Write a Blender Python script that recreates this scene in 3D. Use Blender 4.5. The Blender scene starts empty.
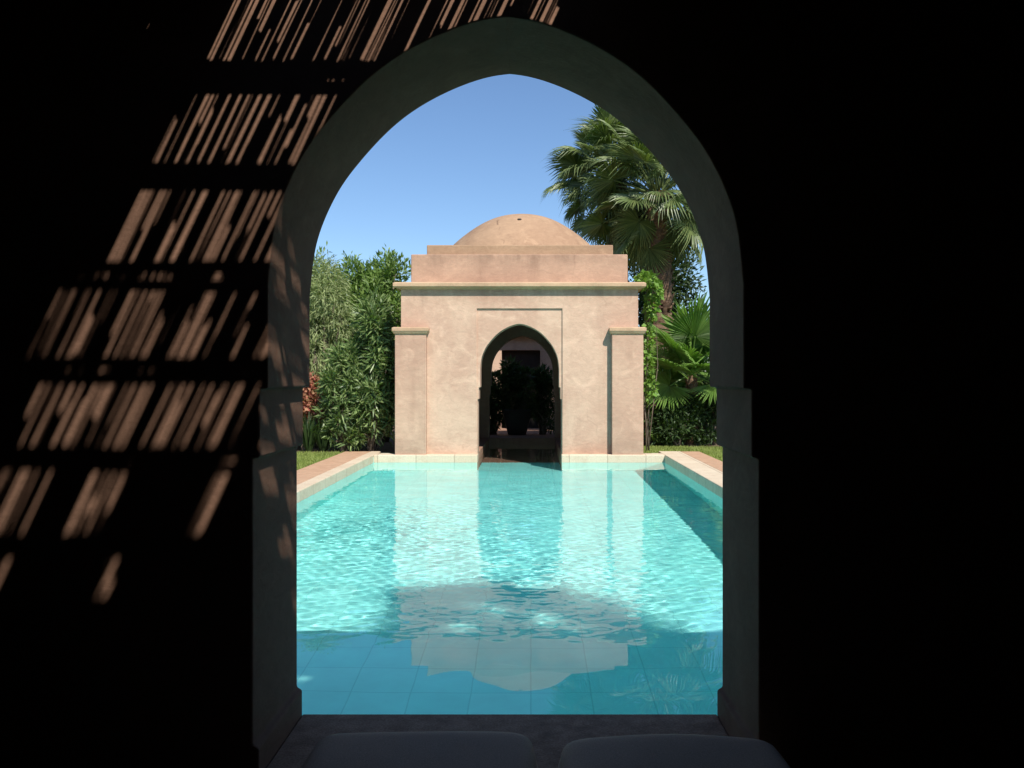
import bpy, bmesh, math, random
import numpy as np
from mathutils import Vector, Matrix

sc = bpy.context.scene
C = sc.collection
R = math.radians
random.seed(7)

# ------------------------------------------------------------------ camera, sky, sun, exposure
cd = bpy.data.cameras.new('camera')
cam = bpy.data.objects.new('camera', cd)
C.objects.link(cam)
sc.camera = cam
cam.location = (0, 0, 1.227)
cam.rotation_euler = (math.pi / 2, 0, 0)
cd.sensor_width = 36
cd.lens = 900 / 1024 * 36
cd.shift_x = -19 / 1024
cd.shift_y = -5 / 1024
cd.clip_start = 0.05
cd.clip_end = 3000

SUN = Vector((-0.42, 0.78, -1.0)).normalized()          # the way the light travels
ELEV = math.asin(-SUN.z)
ROT = math.atan2(-SUN.x, -SUN.y)
w = bpy.data.worlds.new("World")
sc.world = w
w.use_nodes = True
nt = w.node_tree
bg = nt.nodes['Background']
sky = nt.nodes.new('ShaderNodeTexSky')
sky.sky_type = 'NISHITA'
sky.sun_disc = False
sky.sun_elevation = ELEV
sky.sun_rotation = ROT
sky.altitude = 400
sky.air_density = 1.0
sky.dust_density = 0.0
sky.ozone_density = 6.0
nt.links.new(sky.outputs[0], bg.inputs[0])
bg.inputs[1].default_value = 0.092

sd = bpy.data.lights.new('sun', 'SUN')
sun = bpy.data.objects.new('sun', sd)
C.objects.link(sun)
sd.energy = 4.4
sd.angle = R(0.7)
sd.color = (1.0, 0.95, 0.87)
sun.rotation_euler = SUN.to_track_quat('-Z', 'Y').to_euler()
sd.cycles.is_caustics_light = True

vs = sc.view_settings
vs.view_transform = 'Standard'
vs.look = 'None'
vs.exposure = 0.62
vs.gamma = 1
vs.use_curve_mapping = False
cy = sc.cycles
cy.max_bounces = 10
cy.diffuse_bounces = 4
cy.glossy_bounces = 4
cy.transmission_bounces = 8
cy.transparent_max_bounces = 8
cy.volume_bounces = 0
cy.sample_clamp_indirect = 6
cy.use_denoising = True

# ------------------------------------------------------------------ helpers
def link(name, me, parent=None):
    o = bpy.data.objects.new(name, me)
    C.objects.link(o)
    if parent is not None:
        o.parent = parent
    return o

def thing(name, label, cat, loc=(0, 0, 0), group=None):
    o = bpy.data.objects.new(name, None)
    C.objects.link(o)
    o.location = loc
    o['label'] = label
    o['category'] = cat
    if group:
        o['group'] = group
    return o

def tag(o, label, cat, group=None):
    o['label'] = label
    o['category'] = cat
    if group:
        o['group'] = group
    return o

def struct(o):
    o['kind'] = 'structure'
    return o

class MB:
    """collects shapes in world coordinates, then links them as ONE mesh"""
    def __init__(s):
        s.v = []
        s.f = []
    def box(s, x0, x1, y0, y1, z0, z1):
        b = len(s.v)
        s.v += [(x0, y0, z0), (x1, y0, z0), (x1, y1, z0), (x0, y1, z0),
                (x0, y0, z1), (x1, y0, z1), (x1, y1, z1), (x0, y1, z1)]
        s.f += [(b, b+3, b+2, b+1), (b+4, b+5, b+6, b+7), (b, b+1, b+5, b+4),
                (b+1, b+2, b+6, b+5), (b+2, b+3, b+7, b+6), (b+3, b, b+4, b+7)]
        return s
    def tube(s, pts, rad, n=8, cap=True):
        b = len(s.v)
        pts = [Vector(p) for p in pts]
        for i, p in enumerate(pts):
            t = (pts[min(i+1, len(pts)-1)] - pts[max(i-1, 0)]).normalized()
            u = t.cross(Vector((0, 0, 1)))
            if u.length < 1e-3:
                u = t.cross(Vector((0, 1, 0)))
            u.normalize()
            q = t.cross(u)
            r = rad[i] if hasattr(rad, '__len__') else rad
            for k in range(n):
                a = 2 * math.pi * k / n
                s.v.append(tuple(p + (u * math.cos(a) + q * math.sin(a)) * r))
        for i in range(len(pts) - 1):
            for k in range(n):
                k2 = (k + 1) % n
                s.f.append((b+i*n+k, b+i*n+k2, b+(i+1)*n+k2, b+(i+1)*n+k))
        if cap:
            s.f.append(tuple(b + k for k in range(n))[::-1])
            s.f.append(tuple(b + (len(pts)-1)*n + k for k in range(n)))
        return s
    def lathe(s, prof, cx, cy_, n=64):
        b = len(s.v)
        for r, z in prof:
            for k in range(n):
                a = 2 * math.pi * k / n
                s.v.append((cx + r*math.cos(a), cy_ + r*math.sin(a), z))
        for i in range(len(prof) - 1):
            for k in range(n):
                k2 = (k + 1) % n
                s.f.append((b+i*n+k, b+i*n+k2, b+(i+1)*n+k2, b+(i+1)*n+k))
        return s
    def build(s, name, mat, parent=None, smooth=False, bevel=0, origin=None):
        me = bpy.data.meshes.new(name)
        off = Vector((0, 0, 0))
        if parent is not None:
            q = parent
            while q is not None:
                off = off + q.location
                q = q.parent
        if parent is None and origin is not None:
            off = Vector(origin)
        me.from_pydata([tuple(Vector(p) - off) for p in s.v], [], s.f)
        me.materials.append(mat)
        bm = bmesh.new()
        bm.from_mesh(me)
        bmesh.ops.recalc_face_normals(bm, faces=bm.faces)
        bm.to_mesh(me)
        bm.free()
        if smooth:
            me.polygons.foreach_set('use_smooth', [True] * len(me.polygons))
        o = link(name, me, parent)
        if parent is None and origin is not None:
            o.location = origin
        if bevel:
            m = o.modifiers.new('bevel', 'BEVEL')
            m.width = bevel
            m.segments = 2
            m.limit_method = 'ANGLE'
            m.angle_limit = R(35)
        return o

def fast_mesh(name, verts, faces, mat):
    """verts (n,3) array, faces (m,k) int array, all the same size"""
    verts = np.asarray(verts, dtype=np.float32)
    faces = np.asarray(faces, dtype=np.int32)
    me = bpy.data.meshes.new(name)
    m, k = faces.shape
    me.vertices.add(len(verts))
    me.vertices.foreach_set('co', verts.ravel())
    me.loops.add(m * k)
    me.loops.foreach_set('vertex_index', faces.ravel())
    me.polygons.add(m)
    me.polygons.foreach_set('loop_start', np.arange(0, m * k, k, dtype=np.int32))
    me.update(calc_edges=True)
    me.validate()
    me.materials.append(mat)
    return me

# ------------------------------------------------------------------ materials
class NT:
    def __init__(s, name):
        s.m = bpy.data.materials.new(name)
        s.m.use_nodes = True
        s.t = s.m.node_tree
        s.n = s.t.nodes
        s.p = s.n['Principled BSDF']
        s.out = s.n['Material Output']
        s.tc = s.n.new('ShaderNodeTexCoord')
        s.pos = s.n.new('ShaderNodeNewGeometry')
    def L(s, a, b):
        s.t.links.new(a, b)
    def noise(s, scale, detail=5, rough=0.55, stretch=None, dist=0, world=True):
        n = s.n.new('ShaderNodeTexNoise')
        n.inputs['Scale'].default_value = scale
        n.inputs['Detail'].default_value = detail
        n.inputs['Roughness'].default_value = rough
        n.inputs['Distortion'].default_value = dist
        src = s.pos.outputs['Position'] if world else s.tc.outputs['Object']
        if stretch:
            mp = s.n.new('ShaderNodeMapping')
            mp.inputs['Scale'].default_value = stretch
            s.L(src, mp.inputs[0])
            src = mp.outputs[0]
        s.L(src, n.inputs['Vector'])
        return n.outputs['Fac']
    def ramp(s, fac, stops):
        r = s.n.new('ShaderNodeValToRGB')
        e = r.color_ramp.elements
        while len(e) < len(stops):
            e.new(0.5)
        for el, (p, c) in zip(e, stops):
            el.position = p
            el.color = (*c, 1) if hasattr(c, '__len__') else (c, c, c, 1)
        s.L(fac, r.inputs[0])
        return r.outputs[0]
    def mix(s, a, b, fac, mode='MIX'):
        m = s.n.new('ShaderNodeMix')
        m.data_type = 'RGBA'
        m.blend_type = mode
        for val, idx in ((fac, 0), (a, 6), (b, 7)):
            if hasattr(val, 'is_linked') or isinstance(val, bpy.types.NodeSocket):
                s.L(val, m.inputs[idx])
            elif idx == 0:
                m.inputs[0].default_value = val
            else:
                m.inputs[idx].default_value = (*val, 1) if hasattr(val, '__len__') else (val, val, val, 1)
        return m.outputs[2]
    def bump(s, h, strength=0.3, dist=0.01):
        b = s.n.new('ShaderNodeBump')
        b.inputs['Strength'].default_value = strength
        b.inputs['Distance'].default_value = dist
        s.L(h, b.inputs['Height'])
        s.L(b.outputs[0], s.p.inputs['Normal'])
        return b
    def col(s, c):
        if isinstance(c, bpy.types.NodeSocket):
            s.L(c, s.p.inputs['Base Color'])
        else:
            s.p.inputs['Base Color'].default_value = (*c, 1)
        return s
    def rough(s, r):
        s.p.inputs['Roughness'].default_value = r
        return s

def plaster(name, c_hi, c_lo, c_stain, rough=0.75, spec=0.25, damp=None, drip=None, cracks=0.0):
    t = NT(name)
    big = t.noise(0.9, 6, 0.6, dist=0.6)
    base = t.mix(c_lo, c_hi, t.ramp(big, [(0.36, 0.0), (0.60, 1.0)]))
    patch = t.noise(2.3, 5, 0.65, dist=1.6)
    base = t.mix(base, tuple(min(1, c * 1.16) for c in c_hi), t.ramp(patch, [(0.52, 0.0), (0.68, 0.65)]))
    streak = t.noise(1.0, 5, 0.6, stretch=(3.2, 3.2, 0.45))
    base = t.mix(base, c_stain, t.ramp(streak, [(0.55, 0.0), (0.78, 0.6)]))
    sep = t.n.new('ShaderNodeSeparateXYZ')
    t.L(t.pos.outputs['Position'], sep.inputs[0])
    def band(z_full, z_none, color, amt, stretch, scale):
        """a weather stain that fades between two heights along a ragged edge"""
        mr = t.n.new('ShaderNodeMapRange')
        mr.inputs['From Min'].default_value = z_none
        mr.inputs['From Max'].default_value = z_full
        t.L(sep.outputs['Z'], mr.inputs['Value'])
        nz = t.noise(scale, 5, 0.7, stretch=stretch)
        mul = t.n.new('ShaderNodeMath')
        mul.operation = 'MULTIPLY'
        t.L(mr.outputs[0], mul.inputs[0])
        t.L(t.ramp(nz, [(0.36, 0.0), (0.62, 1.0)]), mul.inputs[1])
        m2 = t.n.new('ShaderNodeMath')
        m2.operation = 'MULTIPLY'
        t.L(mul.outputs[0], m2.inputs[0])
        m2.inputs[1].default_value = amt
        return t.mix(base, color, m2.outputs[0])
    if damp:
        base = band(-.05, damp, c_stain, 0.85, (1, 1, 1.5), 2.6)
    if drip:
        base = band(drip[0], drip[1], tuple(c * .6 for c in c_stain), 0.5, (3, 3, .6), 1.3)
    trowel = t.noise(7, 6, 0.65, stretch=(1, 1, 2.2), dist=1.2)
    base = t.mix(base, t.ramp(trowel, [(0.3, 0.84), (0.7, 1.08)]), 0.8, 'MULTIPLY')
    fine = t.noise(60, 4, 0.6)
    base = t.mix(base, t.ramp(fine, [(0.3, 0.92), (0.7, 1.04)]), 0.7, 'MULTIPLY')
    if cracks:
        vo = t.n.new('ShaderNodeTexVoronoi')
        vo.feature = 'DISTANCE_TO_EDGE'
        vo.inputs['Scale'].default_value = 0.8
        wob = t.n.new('ShaderNodeTexNoise')
        wob.inputs['Scale'].default_value = 2.5
        t.L(t.pos.outputs['Position'], wob.inputs['Vector'])
        ad = t.n.new('ShaderNodeMix')
        ad.data_type = 'VECTOR'
        ad.inputs[0].default_value = 0.25
        t.L(t.pos.outputs['Position'], ad.inputs[4])
        t.L(wob.outputs['Color'], ad.inputs[5])
        t.L(ad.outputs[1], vo.inputs['Vector'])
        brk = t.noise(1.7, 3, 0.5)
        mk = t.mix(t.ramp(vo.outputs['Distance'], [(0.0, 1.0), (0.009, 0.0)]), t.ramp(brk, [(0.54, 0.0), (0.60, 1.0)]), 1.0, 'MULTIPLY')
        base = t.mix(base, tuple(c * .6 for c in c_stain), t.mix((0, 0, 0), mk, cracks))
    t.col(base).rough(rough)
    t.p.inputs['Specular IOR Level'].default_value = spec
    h = t.mix(trowel, fine, 0.35)
    t.bump(h, 0.35, 0.012)
    return t.m

M = {}
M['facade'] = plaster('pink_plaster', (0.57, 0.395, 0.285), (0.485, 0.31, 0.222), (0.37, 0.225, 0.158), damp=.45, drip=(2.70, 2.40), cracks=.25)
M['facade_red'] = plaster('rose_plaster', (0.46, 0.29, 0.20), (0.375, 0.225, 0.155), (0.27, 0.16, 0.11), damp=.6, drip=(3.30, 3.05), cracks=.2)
M['pilaster'] = plaster('pilaster_plaster', (0.52, 0.345, 0.245), (0.44, 0.275, 0.195), (0.34, 0.205, 0.142), damp=.5, cracks=.2)
M['dome'] = plaster('dome_plaster', (0.385, 0.25, 0.155), (0.315, 0.195, 0.12), (0.225, 0.135, 0.085), cracks=.8)
M['trim'] = plaster('trim_plaster', (0.50, 0.345, 0.215), (0.42, 0.28, 0.175), (0.28, 0.19, 0.12))
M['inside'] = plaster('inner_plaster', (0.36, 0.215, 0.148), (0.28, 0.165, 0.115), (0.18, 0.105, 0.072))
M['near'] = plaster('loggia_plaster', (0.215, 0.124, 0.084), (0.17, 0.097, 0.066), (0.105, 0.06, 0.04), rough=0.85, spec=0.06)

def stone(name, c1, c2, scale, rough=0.8, spk=0.5, spec=0.25):
    t = NT(name)
    n = t.noise(scale, 6, 0.7)
    c = t.mix(c1, c2, t.ramp(n, [(0.35, 0.0), (0.65, 1.0)]))
    f = t.noise(scale * 9, 3, 0.6)
    c = t.mix(c, t.ramp(f, [(0.35, 0.7), (0.65, 1.15)]), spk, 'MULTIPLY')
    t.col(c).rough(rough)
    t.p.inputs['Specular IOR Level'].default_value = spec
    t.bump(f, 0.4, 0.006)
    return t.m
def coping_stone():
    t = NT('cream_stone')
    br = t.n.new('ShaderNodeTexBrick')
    br.offset = 0.0
    t.L(t.pos.outputs['Position'], br.inputs['Vector'])
    br.inputs['Scale'].default_value = 1.0
    br.inputs['Brick Width'].default_value = 0.62
    br.inputs['Row Height'].default_value = 0.62
    br.inputs['Mortar Size'].default_value = 0.006
    br.inputs['Color1'].default_value = (0.62, 0.52, 0.38, 1)
    br.inputs['Color2'].default_value = (0.55, 0.44, 0.31, 1)
    br.inputs['Mortar'].default_value = (0.34, 0.26, 0.18, 1)
    n = t.noise(5, 6, 0.7)
    c = t.mix(br.outputs['Color'], (0.46, 0.32, 0.21), t.ramp(n, [(0.5, 0.0), (0.72, 0.6)]))
    f = t.noise(45, 3, 0.6)
    t.col(t.mix(c, t.ramp(f, [(0.35, 0.8), (0.65, 1.1)]), 0.5, 'MULTIPLY')).rough(0.75)
    t.bump(f, 0.4, 0.006)
    return t.m
M['coping'] = coping_stone()
M['sill'] = stone('grey_stone', (0.47, 0.30, 0.20), (0.28, 0.18, 0.122), 14, 0.9, 0.8, 0.05)
M['floor'] = stone('dark_floor_stone', (0.10, 0.085, 0.07), (0.07, 0.06, 0.05), 4, 0.8, 0.4)
M['soil'] = stone('soil', (0.13, 0.085, 0.055), (0.08, 0.055, 0.035), 6, 0.95, 0.6)

def paver():
    t = NT('terracotta_paving')
    br = t.n.new('ShaderNodeTexBrick')
    t.L(t.pos.outputs['Position'], br.inputs['Vector'])
    br.inputs['Scale'].default_value = 4
    br.inputs['Mortar Size'].default_value = 0.012
    br.inputs['Color1'].default_value = (0.50, 0.31, 0.19, 1)
    br.inputs['Color2'].default_value = (0.44, 0.255, 0.15, 1)
    br.inputs['Mortar'].default_value = (0.36, 0.27, 0.19, 1)
    n = t.noise(9, 5, 0.6)
    t.col(t.mix(br.outputs['Color'], t.ramp(n, [(0.3, 0.8), (0.7, 1.1)]), 0.8, 'MULTIPLY')).rough(0.85)
    t.bump(n, 0.3, 0.006)
    return t.m
M['paver'] = paver()

def pool_tile():
    t = NT('turquoise_pool_tile')
    br = t.n.new('ShaderNodeTexBrick')
    br.offset = 0.0
    mp = t.n.new('ShaderNodeMapping')
    t.L(t.tc.outputs['UV'], mp.inputs[0])
    t.L(mp.outputs[0], br.inputs['Vector'])
    br.inputs['Scale'].default_value = 1.0
    br.inputs['Brick Width'].default_value = 0.34
    br.inputs['Row Height'].default_value = 0.34
    br.inputs['Mortar Size'].default_value = 0.0045
    br.inputs['Mortar Smooth'].default_value = 0.3
    br.inputs['Color1'].default_value = (0.30, 0.89, 0.845, 1)
    br.inputs['Color2'].default_value = (0.35, 0.92, 0.87, 1)
    br.inputs['Mortar'].default_value = (0.25, 0.76, 0.72, 1)
    n = t.noise(2.2, 6, 0.6)
    c = t.mix(br.outputs['Color'], t.ramp(n, [(0.3, 0.88), (0.7, 1.08)]), 0.8, 'MULTIPLY')
    t.col(c).rough(0.6)
    t.p.inputs['Specular IOR Level'].default_value = 0.0
    return t.m
M['tile'] = pool_tile()

def water():
    m = bpy.data.materials.new('pool_water')
    m.use_nodes = True
    n = m.node_tree
    n.nodes.clear()
    o = n.nodes.new('ShaderNodeOutputMaterial')
    g = n.nodes.new('ShaderNodeBsdfGlass')
    g.inputs['IOR'].default_value = 1.333
    g.inputs['Roughness'].default_value = 0.0
    n.links.new(g.outputs[0], o.inputs[0])
    return m
M['water'] = water()

def leafmat(name, c1, c2, rough=0.5, trans=0.3, spec=0.4):
    t = NT(name)
    isl = t.pos.outputs['Random Per Island']
    n = t.noise(1.6, 3, 0.6)
    c = t.mix(c1, c2, isl)
    c = t.mix(c, t.ramp(n, [(0.3, 0.72), (0.7, 1.2)]), 0.8, 'MULTIPLY')
    t.col(c).rough(rough)
    t.p.inputs['Specular IOR Level'].default_value = spec
    tr = t.n.new('ShaderNodeBsdfTranslucent')
    t.L(t.mix(c, (1.0, 1.25, 0.45), 1.0, 'MULTIPLY'), tr.inputs[0])
    mx = t.n.new('ShaderNodeMixShader')
    mx.inputs[0].default_value = trans
    t.L(t.p.outputs[0], mx.inputs[1])
    t.L(tr.outputs[0], mx.inputs[2])
    t.L(mx.outputs[0], t.out.inputs[0])
    return t.m
M['oleander'] = leafmat('oleander_leaf', (0.07, 0.13, 0.035), (0.28, 0.36, 0.14), 0.38)
M['olive'] = leafmat('pale_olive_leaf', (0.22, 0.27, 0.11), (0.36, 0.41, 0.19), 0.6)
M['tree'] = leafmat('tree_leaf', (0.09, 0.17, 0.03), (0.20, 0.29, 0.07))
M['tree_dark'] = leafmat('dark_leaf', (0.03, 0.06, 0.02), (0.06, 0.10, 0.03))
M['vine'] = leafmat('vine_leaf', (0.12, 0.24, 0.03), (0.20, 0.33, 0.06))
M['pink'] = leafmat('bougainvillea_bract', (0.50, 0.12, 0.12), (0.42, 0.26, 0.13), 0.6, 0.3, 0.2)
M['grass'] = leafmat('grass_blade', (0.19, 0.25, 0.055), (0.30, 0.34, 0.10), 0.6, 0.3, 0.2)
M['palm'] = leafmat('palm_leaf', (0.08, 0.125, 0.04), (0.20, 0.25, 0.09), 0.42, 0.25, 0.5)
M['palm_bright'] = leafmat('young_palm_leaf', (0.13, 0.24, 0.045), (0.21, 0.34, 0.08), 0.42, 0.35, 0.5)
M['lawn'] = stone('lawn_soil', (0.20, 0.23, 0.07), (0.14, 0.18, 0.05), 9, 0.95, 0.5)

def bark(name, c1, c2, sc_=9, st=(1, 1, 0.3)):
    t = NT(name)
    n = t.noise(sc_, 6, 0.7, stretch=st)
    t.col(t.mix(c1, c2, t.ramp(n, [(0.35, 0.0), (0.65, 1.0)]))).rough(0.9)
    t.bump(n, 0.9, 0.03)
    return t.m
M['bark'] = bark('bark', (0.10, 0.075, 0.05), (0.19, 0.15, 0.11))
M['palm_bark'] = bark('palm_bark', (0.07, 0.042, 0.026), (0.21, 0.125, 0.07), 10, (1, 1, 2.2))
M['petiole'] = bark('petiole', (0.20, 0.22, 0.08), (0.28, 0.26, 0.10), 12)
M['reed'] = bark('reed', (0.26, 0.18, 0.09), (0.36, 0.26, 0.14), 20, (1, 0.15, 1))
M['pole'] = bark('pole_wood', (0.16, 0.11, 0.07), (0.24, 0.17, 0.11), 12, (0.2, 1, 1))
M['door'] = bark('door_wood', (0.018, 0.013, 0.01), (0.03, 0.022, 0.016), 12)
M['pot'] = stone('dark_glazed_clay', (0.03, 0.035, 0.03), (0.045, 0.045, 0.04), 6, 0.5, 0.3)

def fabric():
    t = NT('grey_cushion_fabric')
    n = t.noise(300, 2, 0.5)
    b = t.noise(5, 4, 0.6)
    c = t.mix((0.56, 0.40, 0.29), (0.68, 0.50, 0.37), b)
    t.col(t.mix(c, t.ramp(n, [(0.3, 0.75), (0.7, 1.15)]), 0.8, 'MULTIPLY')).rough(0.9)
    t.p.inputs['Specular IOR Level'].default_value = 0.05
    t.bump(t.mix(n, b, 0.6), 0.3, 0.006)
    return t.m
M['fabric'] = fabric()

# ------------------------------------------------------------------ key measures (metres, 0 = top of coping)
PX0, PX1, PY0, PY1 = -2.55, 2.17, 3.30, 14.56    # pool
WZ = -0.122                                      # water level
PD = -1.35                                       # pool floor
CX = -0.078                                      # axis of the near arch
FX = -0.187                                      # axis of the far pavilion

# ------------------------------------------------------------------ ground
def ground_sheet(name, mat, z, outer, holes, kind='structure'):
    xs = sorted({outer[0], outer[1]} | {h[0] for h in holes} | {h[1] for h in holes})
    ys = sorted({outer[2], outer[3]} | {h[2] for h in holes} | {h[3] for h in holes})
    m = MB()
    idx = {}
    for j, y in enumerate(ys):
        for i, x in enumerate(xs):
            idx[i, j] = len(m.v)
            m.v.append((x, y, z))
    for j in range(len(ys) - 1):
        for i in range(len(xs) - 1):
            cxm, cym = (xs[i] + xs[i+1]) / 2, (ys[j] + ys[j+1]) / 2
            if any(h[0] < cxm < h[1] and h[2] < cym < h[3] for h in holes):
                continue
            m.f.append((idx[i, j], idx[i+1, j], idx[i+1, j+1], idx[i, j+1]))
    o = m.build(name, mat)
    o['kind'] = kind
    return o

LAWN_Z = -0.03
ground_sheet('lawn', M['lawn'], LAWN_Z, (-900, 900, -900, 900), [(-3.16, 2.86, -4.0, 15.28), (-2.1, 1.74, 15.28, 19.4)])
# planting beds: bare soil beside and behind the pavilion
bed = MB()
bed.v = [(-9, 15.35, LAWN_Z+.008), (-2.11, 15.35, LAWN_Z+.008), (-2.11, 24, LAWN_Z+.008), (-9, 24, LAWN_Z+.008)]
bed.f = [(0, 1, 2, 3)]
struct(bed.build('soil_ground', M['soil']))
bed = MB()
bed.v = [(2.0, 16.6, LAWN_Z+.008), (9, 16.6, LAWN_Z+.008), (9, 24, LAWN_Z+.008), (2.0, 24, LAWN_Z+.008)]
bed.f = [(0, 1, 2, 3)]
struct(bed.build('soil_ground', M['soil']))

# pool shell: floor and walls, with the arm that runs in under the pavilion
CH0, CH1, CHY = FX - 0.686, FX + 0.686, 18.80
def pool_shell():
    me = bpy.data.meshes.new('pool_basin')
    bm = bmesh.new()
    uv = bm.loops.layers.uv.new('UVMap')
    def quad(ps, us):
        f = bm.faces.new([bm.verts.new(p) for p in ps])
        for l, u in zip(f.loops, us):
            l[uv].uv = u
    def floor(x0, x1, y0, y1):
        quad([(x0, y0, PD), (x1, y0, PD), (x1, y1, PD), (x0, y1, PD)], [(x0, y0), (x1, y0), (x1, y1), (x0, y1)])
    def wall(ax, ay, bx, by, z1=-0.04):
        L_ = math.hypot(bx-ax, by-ay)
        o_ = ax + ay
        quad([(ax, ay, PD), (bx, by, PD), (bx, by, z1), (ax, ay, z1)], [(o_, PD), (o_+L_, PD), (o_+L_, z1), (o_, z1)])
    floor(PX0, PX1, PY0, PY1)
    floor(CH0, CH1, PY1, 15.9)
    wall(PX0, PY0, PX0, PY1); wall(PX1, PY1, PX1, PY0); wall(PX1, PY0, PX0, PY0)
    wall(PX0, PY1, CH0, PY1); wall(CH1, PY1, PX1, PY1)
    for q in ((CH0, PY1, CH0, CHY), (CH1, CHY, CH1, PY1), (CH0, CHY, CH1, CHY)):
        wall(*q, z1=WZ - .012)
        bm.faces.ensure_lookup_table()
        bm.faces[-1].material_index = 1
    floor(CH0, CH1, 15.9, CHY)  # inner stretch coloured darker than the tile to stand for shade
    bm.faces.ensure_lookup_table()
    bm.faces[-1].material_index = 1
    bm.to_mesh(me)
    bm.free()
    me.materials.append(M['tile'])
    me.materials.append(M['inside'])  # channel walls and inner floor: pavilion shade put in as a darker colour
    o = link('pool_basin', me)
    o.cycles.is_caustics_receiver = True
    return struct(o)
pool_shell()

# coping: a cream stone lip right round, mitred into one slab with the outer terracotta walk beside it
def slab(x0, x1, y0, y1, z0, z1, name, mat, bevel=0.012):
    return struct(MB().box(x0, x1, y0, y1, z0, z1).build(name, mat, bevel=bevel))
LIP = 0.17
slab(PX0-LIP, PX0+.004, PY0, 15.3, -.16, 0, 'pool_coping', M['coping'])
slab(PX1-.004, PX1+LIP+.20, PY0, 15.3, -.16, 0, 'pool_coping', M['coping'])
slab(PX0+.004, CH0+.004, PY1-.004, PY1+0.3, -.16, .001, 'pool_coping', M['coping'])
slab(CH1-.004, PX1-.004, PY1-.004, PY1+0.3, -.16, .001, 'pool_coping', M['coping'])
slab(-3.16, PX0-LIP-.004, 3.3, 15.3, -.14, -.004, 'paved_path', M['paver'], 0.006)
slab(PX1+LIP+.204, 2.86, 3.3, 15.3, -.14, -.004, 'paved_path', M['paver'], 0.006)

# water: real ripples, calm close to the near wall, livelier half way down the pool
def make_water():
    x0, x1, y0, y1 = PX0 - .02, PX1 + .02, PY0 - .02, CHY + .02
    nx, ny = 320, 1000
    X = np.linspace(x0, x1, nx)
    t = np.linspace(0, 1, ny)
    Y = y0 + (y1 - y0) * (0.62 * t + 0.38 * t**2)
    gx, gy = np.meshgrid(X, Y)
    rng = np.random.default_rng(3)
    Z = np.zeros_like(gx)
    def waves(n, l0, l1, slope):
        z = np.zeros_like(gx)
        for _ in range(n):
            lam = math.exp(rng.uniform(math.log(l0), math.log(l1)))
            k = 2 * math.pi / lam
            a = rng.uniform(0, 2 * math.pi)
            px_ = 0.35 * np.sin(gx * rng.uniform(.5, 1.5) + gy * rng.uniform(.5, 1.5) + rng.uniform(0, 6))
            z += slope / k * np.sin(k * (np.cos(a)*gx + np.sin(a)*gy) + rng.uniform(0, 6.28) + px_)
        return z / math.sqrt(n)
    live = np.clip((gy - 4.5) / .6, 0, 1) * np.clip((13.5 - gy) / 5, 0.25, 1)
    live *= 0.55 + 0.45 * np.clip(0.5 - (gx - 0.6) / 2.0, 0, 1)
    patch = 0.75 + 0.35 * np.sin(gx * 1.7 + 0.6) * np.sin(gy * 1.1 + 1.0)
    Z += waves(32, .065, .18, WAVE) * live * patch
    Z += waves(22, .22, .8, WAVE * .42) * (0.26 + 0.74 * live)
    v = np.stack([gx.ravel(), gy.ravel(), Z.ravel() + WZ], 1)
    i, j = np.meshgrid(np.arange(nx-1), np.arange(ny-1))
    a = (j * nx + i).ravel()
    f = np.stack([a, a+1, a+1+nx, a+nx], 1)
    me = fast_mesh('pool_water', v, f, M['water'])
    me.polygons.foreach_set('use_smooth', [True] * len(me.polygons))
    o = link('pool_water', me)
    o.cycles.is_caustics_caster = True
    return struct(o)
WAVE = 0.033
make_water()

# ------------------------------------------------------------------ arch walls
CURVE = [(.732, 1.198), (.732, 1.518), (.7205, 1.66), (.705, 1.735), (.6785, 1.81), (.645, 1.881), (.6087, 1.946),
         (.558, 2.01), (.4987, 2.08), (.436, 2.143), (.3667, 2.202), (.2567, 2.268), (.135, 2.318), (.055, 2.338), (0, 2.343)]

def smooth_curve(pts, n=6):
    """Catmull-Rom through the points"""
    out = []
    P = [np.array(p) for p in pts]
    for i in range(len(P) - 1):
        p0 = P[max(i-1, 0)]
        p1, p2 = P[i], P[i+1]
        p3 = P[min(i+2, len(P)-1)]
        for k in range(n):
            t = k / n
            out.append(0.5 * ((2*p1) + (-p0+p2)*t + (2*p0-5*p1+4*p2-p3)*t*t + (-p0+3*p1-3*p2+p3)*t**3))
    out.append(P[-1])
    return [tuple(p) for p in out]

def arch_profile(sx, sz, z0, plinth=True):
    h = []
    if plinth:
        h += [(.760, 0), (.760, .088), (.779, .100)]
    else:
        h += [(.779, 0)]
    h += [(.779, .983), (.757, .985), (.757, 1.196), (.732, 1.198)]
    cv = np.array(smooth_curve(CURVE[1:], 7))
    for _ in range(40):
        cv[1:-1] += .5 * ((cv[:-2] + cv[2:]) / 2 - cv[1:-1])
    h += [tuple(p) for p in cv]
    h = [(a * sx, b * sz) for a, b in h]
    if z0 < 0:
        h = [(h[0][0], z0)] + h
    return h

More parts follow.
